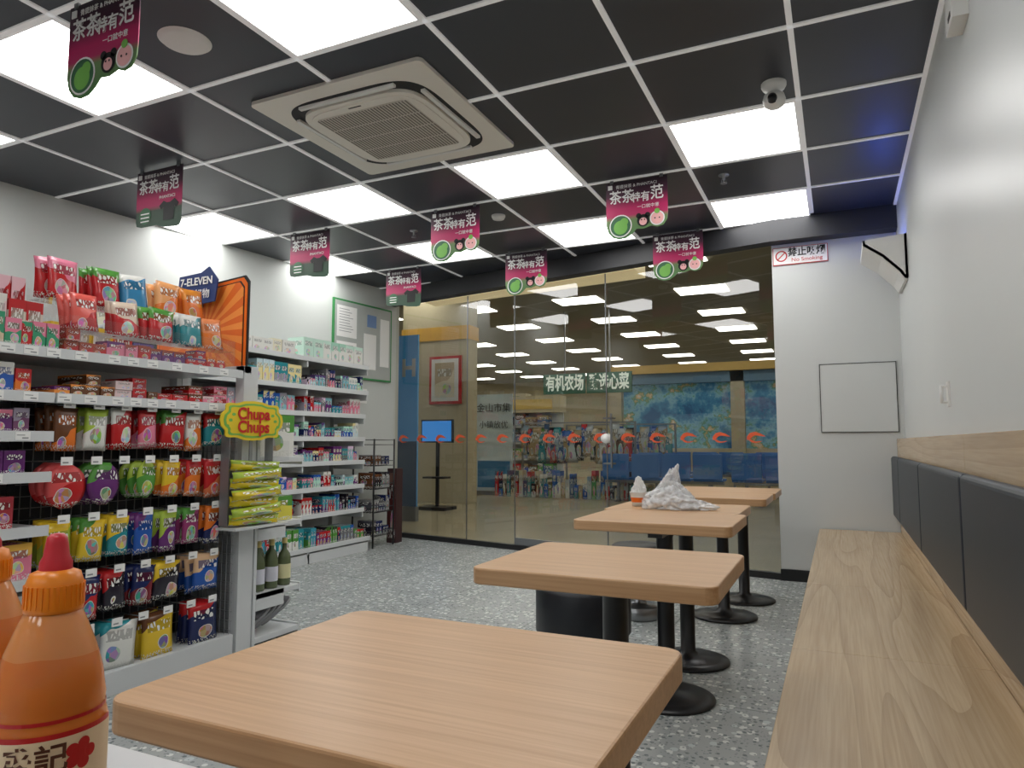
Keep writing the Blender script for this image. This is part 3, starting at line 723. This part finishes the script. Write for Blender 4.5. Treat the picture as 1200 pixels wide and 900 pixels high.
mb=MB(); mb.mat(pm('green_frame',L(60,140,80),.4)); mb.box(-.0,.02,-.47,.47,-.42,.43); mb.mat(pm('board_grey',L(175,180,177),.4)); mb.box(.02,.022,-.45,.45,-.40,.41)
mb.mat(M_txtw)
for (a,c,d,f) in ((-.42,-.12,.02,.36),(-.42,-.12,-.36,-.03),(.0,.2,-.3,.1)): mb.box(.022,.025,a,c,d,f)
mb.mat(pm('print_blue',L(110,140,185),.5)); mb.box(.022,.025,.05,.2,.18,.32); mb.mat(M_txtw); mb.box(.022,.026,.27,.42,-.25,.3)
mb.mat(M_wire)
for k in range(9): mb.box(.0251,.0255,-.39,-.39+random.uniform(.15,.24),.32-.03*k,.326-.03*k); mb.box(.0251,.0255,-.39,-.39+random.uniform(.15,.24),-.07-.03*k,-.064-.03*k)
mb.build('board',e8)
Mcy=pm('print_cyan',L(120,190,200),.5)
for (y,z) in ((6.15,1.62),(6.35,1.6),(6.15,1.42)):
    mb=MB(); mb.M=Matrix.Translation((xl(y)+.002,y,z))@Matrix.Rotation(-math.atan(.0993),4,'Z'); mb.mat(M_txtw); mb.box(0,.004,-.07,.07,-.08,.08); mb.mat(Mcy); mb.box(.004,.005,-.05,.05,.0,.06)
    mb.build('wall_notice')

# ------------------------------------------------------------------ storefront glass
ang=math.atan2(yg(-4.75)-yg(-.45),-4.75+.45)
ux,uy=math.cos(ang),math.sin(ang); GL=math.hypot(-4.3,yg(-4.75)-6.0)
GM=Matrix(((ux,-uy,0,-.45),(uy,ux,0,6.0),(0,0,1,0),(0,0,0,1)))
def gx(x): return (-.45-x)/abs(ux)
cuts=[0,gx(-1.98),gx(-3.03),gx(-3.66),GL]
for i,(a,b_) in enumerate(zip(cuts[:-1],cuts[1:])):
    mb=MB(); mb.M=GM; mb.mat(M_glass)
    mb.quad((a+.004,-.03,2.69),(b_-.004,-.03,2.69),(b_-.004,-.03,.05),(a+.004,-.03,.05))
    mb.build('window_%d'%(i+1))
mb=MB(); mb.M=GM; mb.mat(M_black); mb.box(0,GL,-.05,.0,0,.05)
mb.mat(M_steel)
for c in cuts[1:-1]: mb.box(c-.004,c+.004,-.036,-.024,.05,2.69)
mb.box(cuts[1],cuts[2],-.04,-.02,.05,.12)
mb.build('trim_glass_frame')
mb=MB(); c=cuts[1]
mb.M=GM@Matrix.Translation((c,-.0,1.12))@Matrix.Rotation(R90,4,'X'); mb.mat(M_white); mb.lathe([(0,-.02),(.04,-.02),(.045,0),(.045,.06),(.04,.07),(0,.07)],n=24)
mb.M=GM; mb.mat(M_steel); mb.box(c-.09,c-.075,.03,.045,.85,1.35); mb.box(c-.09,c-.0,-.035,.045,1.30,1.315); mb.box(c-.09,c-.0,-.035,.045,.88,.895)
mb.build('door_lock')
mb=MB(); mb.mat(pm('decal_orange',L(215,90,50),.5)); mb.M=GM
def sw(x,z,s):
    up=[(0,0),(.03,.035),(.07,.045),(.12,.03),(.17,.0)]; dn=[(.17,0),(.12,.005),(.08,.012),(.05,.002),(.025,-.03),(.0,-.03)]
    pts=up+dn[1:]
    for yy in (-.026,-.034):
        q=[mb.V((x-(p[0]-.08)*s,yy,z+p[1]*s)) for p in pts]; mb.F(q)
        q=[mb.V((x-(p[0]-.08)*s*.7,yy,z-.035-p[1]*s*.4)) for p in pts]; mb.F(q)
k=.18
while k<GL-.1: sw(k,1.13,.9); k+=.29
mb.build('glass_decals')

# ------------------------------------------------------------------ mall outside
M_mfloor=pm('mall_stone_floor',L(172,162,134),.22,var=.12,scale=1.5)
M_mceil=pm('mall_ceiling',L(146,140,122),.8)
M_mwall=pm('mall_wall_cream',L(196,186,156),.7)
YF=30.0
OP=[(6,6.21),(6,YF),(-24,YF),(-24,6.99),(-4.86,6.99),(-4.75,yg(-4.75)),(-.45,6.0),(-.45,6.21)]
mb=MB(); mb.mat(M_mfloor); mb.prism(OP,-.06,-.001); mb.build('floor_mall')
mb=MB(); mb.mat(M_mceil); mb.prism(OP,3.9,3.95); mb.build('ceiling_mall')
mb=MB(); mb.mat(M_mwall); mb.box(-24,6,YF,YF+.1,0,3.9); mb.build('wall_mall_far')
mb=MB(); mb.mat(M_mwall); mb.box(-24.1,-24,6.9,YF,0,3.9); mb.build('wall_mall_left')
mb=MB(); mb.mat(M_mwall); mb.box(6,6.1,6.2,YF,0,3.9); mb.build('wall_mall_right')
mb=MB(); mb.mat(emitm('mall_light_panel',(1,.965,.89,1),5.4))
for ix in range(10):
    for iy in range(9):
        x=-19+2.4*ix; y=8.2+2.4*iy
        mb.box(x-.45,x+.45,y-.30,y+.30,3.88,3.90)
mb.build('mall_ceiling_lights')
mb=MB(); mb.mat(pm('cove_cream',L(240,228,190),.6,emit=L(240,218,170),es=.4)); mb.prism([(-5.9,8.9),(-2.3,8.5),(-2.3,9.2),(-5.9,9.7)],3.3,3.9); mb.build('mall_ceiling_cove')
m,nt,b=newmat('sea_mural_print'); tc=nd(nt,'ShaderNodeTexCoord'); s=nd(nt,'ShaderNodeSeparateXYZ'); lk(nt,tc.outputs['Object'],s.inputs[0])
nz=nd(nt,'ShaderNodeTexNoise'); nz.inputs['Scale'].default_value=1.3; nz.inputs['Detail'].default_value=6; nz.inputs['Roughness'].default_value=.7; lk(nt,tc.outputs['Object'],nz.inputs['Vector'])
rp=nd(nt,'ShaderNodeValToRGB'); lk(nt,nz.outputs[0],rp.inputs[0]); cr=rp.color_ramp; cr.elements[0].position=.35; cr.elements[0].color=L(50,100,145); cr.elements[1].position=.66; cr.elements[1].color=L(205,222,222)
for p_,c_ in ((.45,L(70,140,180)),(.52,L(140,190,205)),(.56,L(90,150,120)),(.60,L(215,180,130))):
    x=cr.elements.new(p_); x.color=c_
lk(nt,rp.outputs[0],b.inputs['Base Color']); lk(nt,rp.outputs[0],b.inputs['Emission Color']); b.inputs['Emission Strength'].default_value=.08
mb=MB(); mb.mat(m); mb.box(-5.0,1.0,17.0,17.1,.95,2.5); mb.mat(M_mwall); mb.box(-5.0,1.0,17,17.1,0,.95)
mb.mat(pm('band_yellow',L(215,180,100),.5)); mb.box(-5.1,1.1,16.7,17.1,2.75,2.95); mb.mat(pm('band_blue',L(100,135,160),.5)); mb.box(-5.1,1.1,16.8,17.1,2.5,2.75)
mb.mat(M_mwall)
for x in (-5.0,-2.1,1.0): mb.box(x-.15,x+.15,16.8,17,0,2.95)
mb.build('mall_kiosk')
gp=[TL,WH,BL,L(150,170,190),L(100,75,55),R_,GN,L(200,190,160),DK,L(60,90,130),L(190,200,205),L(170,150,110)]
def store(x0,x1,y,zt,name):
    mb=MB(); mb.mat(M_pkg)
    z=.1
    while z<zt-.3:
        x=x0
        while x<x1-.4:
            w_=random.uniform(.15,.45); mb.col(random.choice(gp),random.choice(gp)); mb.M=Matrix.Identity(4); mb.box(x,x+w_-.01,y-.3,y,z,z+random.uniform(.25,.42)); x+=w_
        z+=.5
    mb.mat(M_shelf)
    z=.08
    while z<zt: mb.box(x0-.1,x1,y-.32,y+.05,z-.03,z); z+=.5
    mb.box(x0-.1,x1,y,y+.05,0,zt)
    mb.mat(M_mwall); mb.box(x0-.15,x1+.05,y-.4,y+.1,zt,zt+.5); mb.mat(pm('fascia',random.choice([L(190,60,50),L(60,110,150),L(70,130,90),L(220,190,110)]),.5)); mb.box(x0,x1-.2,y-.42,y-.4,zt+.1,zt+.4)
    mb.build(name)
store(-22,-15.4,21,2.6,'mall_store_display'); store(-15,-10.5,24,2.4,'mall_store_display'); store(-10.2,-7.6,20,2.0,'mall_store_display'); store(-7.4,-5.3,25,2.4,'mall_store_display'); store(-4.9,2.5,26,3.2,'mall_store_display')
e=empty('shop_sign_lettering')
Mlt=pm('letter_white',L(225,235,225),.5,emit=L(225,235,225),es=.35)
text('有机农场',.36,(-5.28,13.98,2.33),(R90,0,0),Mlt,e,bold=.01,sx=.6); text('臻选心菜',.36,(-4.30,13.98,2.33),(R90,0,0),Mlt,e,bold=.01,sx=.6)
mb=MB(); mb.mat(pm('sign_green',L(80,125,105),.5)); mb.box(-5.78,-4.83,14.0,14.05,2.12,2.55); mb.box(-4.79,-3.82,14.0,14.05,2.12,2.55); mb.mat(M_steel); mb.box(-5.3,-5.27,14.0,14.03,2.55,3.9); mb.box(-4.3,-4.27,14,14.03,2.55,3.9); mb.build('board',e)
mb=MB(); mb.mat(M_mwall); mb.box(-7.4,-6.0,11.0,11.35,0,3.9); mb.mat(pm('col_yellow',L(225,175,70),.5)); mb.box(-7.42,-5.98,10.98,11.37,2.95,3.2); mb.build('mall_column')
mb=MB(); mb.mat(M_red); mb.box(-6.78,-6.12,10.95,10.99,1.78,2.65); mb.mat(M_txtw); mb.box(-6.73,-6.17,10.94,10.95,1.83,2.60); mb.mat(M_pkg); mb.col(L(230,220,195),L(200,180,150),.3); mb.box(-6.65,-6.25,10.93,10.94,1.9,2.53); mb.build('framed_scroll')
e=empty('blue_banner')
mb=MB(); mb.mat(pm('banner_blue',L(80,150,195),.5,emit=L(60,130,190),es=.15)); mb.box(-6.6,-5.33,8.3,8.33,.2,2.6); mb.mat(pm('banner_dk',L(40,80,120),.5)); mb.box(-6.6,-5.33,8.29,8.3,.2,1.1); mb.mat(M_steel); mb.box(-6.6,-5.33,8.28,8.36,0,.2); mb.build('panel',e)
text('H',.34,(-5.47,8.285,2.12),(R90,0,0),M_txtw,e,bold=.012)
e=empty('television',(-5.98,9.9,0))
mb=MB(); mb.mat(M_black); mb.box(-.30,.30,0,.05,1.08,1.46); mb.box(-.025,.025,.02,.06,.05,1.1); mb.box(-.27,.27,-.2,.2,0,.05); mb.box(-.2,.2,-.1,.12,.5,.53)
mb.mat(emitm('tv_screen',L(50,120,190),1.0)); mb.box(-.275,.275,-.008,.0,1.105,1.435); mb.build('screen_and_stand',e)
e=empty('banner_stand')
mb=MB(); mb.mat(pm('standee_print',L(205,222,230),.5)); mb.box(-7.0,-6.15,13.2,13.23,.08,2.1); mb.mat(M_steel); mb.box(-7.05,-6.1,13.1,13.3,0,.08); mb.mat(pm('standee_blue',L(70,130,180),.5)); mb.box(-6.95,-6.2,13.19,13.2,.15,.7); mb.build('panel',e)
text('金山市集',.2,(-6.57,13.17,1.8),(R90,0,0),M_txtk,e); text('小镇放优',.17,(-6.57,13.17,1.45),(R90,0,0),M_txtk,e)
for rx0,rx1,ry in ((-6.0,-3.6,13.4),(-5.7,-3.2,15.2),(-9.9,-8.4,14.5)):
    mb=MB(); mb.mat(M_steel)
    for x in (rx0,rx1): mb.box(x-.02,x+.02,ry-.02,ry+.02,0,1.5)
    mb.box(rx0,rx1,ry-.015,ry+.015,1.47,1.5)
    x=rx0+.05; mb.mat(M_pkg)
    while x<rx1-.1:
        mb.col(random.choice(gp),random.choice(gp)); w=random.uniform(.06,.14); mb.M=Matrix.Translation((x,ry,random.uniform(.65,.85))); mb.pillow(w*1.8,.62,.1); x+=w
    mb.build('clothes_rack')
mb=MB(); mb.mat(M_pkg)
for k in range(36):
    h=random.uniform(.15,.45); mb.col(random.choice(gp),random.choice(gp)); mb.box(-6.4+k*.09,-6.4+k*.09+.08,12.9,13.1,0.0,h+.1)
mb.build('stacked_goods')
Mch=pm('chair_blue',L(55,115,190),.4)
def chairs(x,y):
    mb=MB(); mb.mat(Mch)
    for k in range(4):
        mb.box(x+.55*k,x+.55*k+.5,y,y+.45,.40,.44); mb.box(x+.55*k,x+.55*k+.5,y-.06,y-.02,.44,.88)
    mb.mat(M_steel); mb.box(x,x+2.15,y+.18,y+.24,.34,.40)
    for q in (.2,1.9): mb.box(x+q,x+q+.05,y,y+.45,.0,.03); mb.box(x+q,x+q+.05,y+.18,y+.24,0,.36)
    mb.build('waiting_bench',bevel=.01)
chairs(-4.0,12.6); chairs(-1.7,12.6); chairs(-4.3,14.2); chairs(-1.9,14.2); chairs(-4.0,15.6); chairs(-1.6,15.6)

# ------------------------------------------------------------------ condiment counter + sauce bottles
e=empty('condiment_counter')
mb=MB(); mb.mat(M_shelf); mb.box(-1.3,-.55,-.1,.525,.72,.76); mb.box(-1.28,-.57,-.08,.50,0,.72); mb.build('cabinet',e,bevel=.004)
m,nt,b=newmat('sauce_bottle_orange'); b.inputs['Roughness'].default_value=.12; b.inputs['Subsurface Weight'].default_value=.3; b.inputs['Subsurface Radius'].default_value=(.02,.008,.003); b.inputs['Subsurface Scale'].default_value=.5
nz=nd(nt,'ShaderNodeTexNoise'); nz.inputs['Scale'].default_value=18; tc=nd(nt,'ShaderNodeTexCoord'); lk(nt,tc.outputs['Object'],nz.inputs['Vector'])
sx_=nd(nt,'ShaderNodeSeparateXYZ'); lk(nt,tc.outputs['Object'],sx_.inputs[0])
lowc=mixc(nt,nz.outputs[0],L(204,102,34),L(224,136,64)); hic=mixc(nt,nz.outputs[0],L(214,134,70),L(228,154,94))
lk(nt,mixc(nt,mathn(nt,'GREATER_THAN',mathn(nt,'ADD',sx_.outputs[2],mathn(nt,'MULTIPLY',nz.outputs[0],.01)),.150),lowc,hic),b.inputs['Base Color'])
M_sauce=m
M_lab=pm('label_cream',L(240,215,180),.4); M_cap=pm('cap_orange',L(245,140,30),.3); M_br=pm('print_brown',L(90,45,25),.5); M_noz=pm('nozzle_red',L(205,35,50),.3)
def bottle(x,y,rz):
    e=empty('sauce_bottle',(x,y,.761),(0,0,rz))
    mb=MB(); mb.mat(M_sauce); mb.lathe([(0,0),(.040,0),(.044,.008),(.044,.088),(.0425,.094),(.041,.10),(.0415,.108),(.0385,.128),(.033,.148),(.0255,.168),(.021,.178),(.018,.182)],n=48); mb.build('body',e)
    mb=MB(); mb.mat(M_cap); mb.lathe([(.0185,.178),(.0215,.179),(.022,.182),(.021,.202),(.0185,.210),(.012,.213)],n=40)
    for k in range(30):
        t=6.283*k/30; mb.M=Matrix.Rotation(t,4,'Z'); mb.box(.0208,.0224,-.001,.001,.183,.201)
    mb.M=Matrix.Identity(4)
    mb.mat(M_noz); mb.lathe([(.0125,.211),(.0122,.219),(.0098,.224),(.0085,.234),(.0075,.239),(.005,.242),(0,.243)],n=28); mb.build('cap_nozzle',e)
    mb=MB(); n=40
    def sec(r,a0,a1,z0,z1,mat):
        mb.mat(mat); mb.smooth=True
        for k in range(n):
            t0=a0+(a1-a0)*k/n; t1=a0+(a1-a0)*(k+1)/n
            mb.quad(*[(r*math.cos(t),r*math.sin(t),z) for t,z in ((t0,z0),(t1,z0),(t1,z1),(t0,z1))])
    sec(.0446,-2.9,-.1,.010,.092,M_red); sec(.0449,-2.9,-.1,.016,.088,M_lab); sec(.0452,-2.9,-.1,.016,.044,M_red)
    for fx,fz,fr in [(-.92,.072,.008)]+[(-.92+.17*math.cos(1.2566*q),.072+.0075*math.sin(1.2566*q),.005) for q in range(5)]:
        mb.mat(M_red); mb.F([mb.V((.0453*math.cos(fx+fr/.0453*math.cos(6.283*k/14)),.0453*math.sin(fx+fr/.0453*math.cos(6.283*k/14)),fz+fr*math.sin(6.283*k/14))) for k in range(14)])
    sec(.0418,-3.14,3.14,.0985,.1015,M_red)
    mb.build('label',e)
    def wrap(s,size,z,ao,mat,r=.0456):
        c=bpy.data.curves.new('t','FONT'); c.body=s; c.size=size; c.align_x='CENTER'; c.align_y='CENTER'; c.offset=.0004
        o=bpy.data.objects.new('t',c); me=bpy.data.meshes.new_from_object(o)
        for v in me.vertices:
            a=ao+v.co.x/r; zz=v.co.y+z; v.co=(r*math.cos(a),r*math.sin(a),zz)
        me.materials.clear(); me.materials.append(mat); bpy.data.objects.remove(o)
        q=bpy.data.objects.new('lettering',me); q.parent=e; scene.collection.objects.link(q)
    wrap('盛記',.024,.072,-1.65,M_br); wrap('SHING KEE',.010,.036,-1.6,M_txtw); wrap('SHING KEE',.008,.0535,-1.62,M_br)
bottle(-.604,.383,.9); bottle(-.79,.43,.9)

# ------------------------------------------------------------------ world + camera
w=bpy.data.worlds.new('world'); scene.world=w; w.use_nodes=True; w.node_tree.nodes['Background'].inputs[0].default_value=(.02,.02,.022,1)
cam=bpy.data.cameras.new('camera'); cam.sensor_width=36; cam.lens=820/1200*36; cam.clip_start=.02
co=bpy.data.objects.new('camera',cam); co.location=(0,0,1.08); co.rotation_euler=(math.radians(94.8),0,math.radians(25)); scene.collection.objects.link(co); scene.camera=co
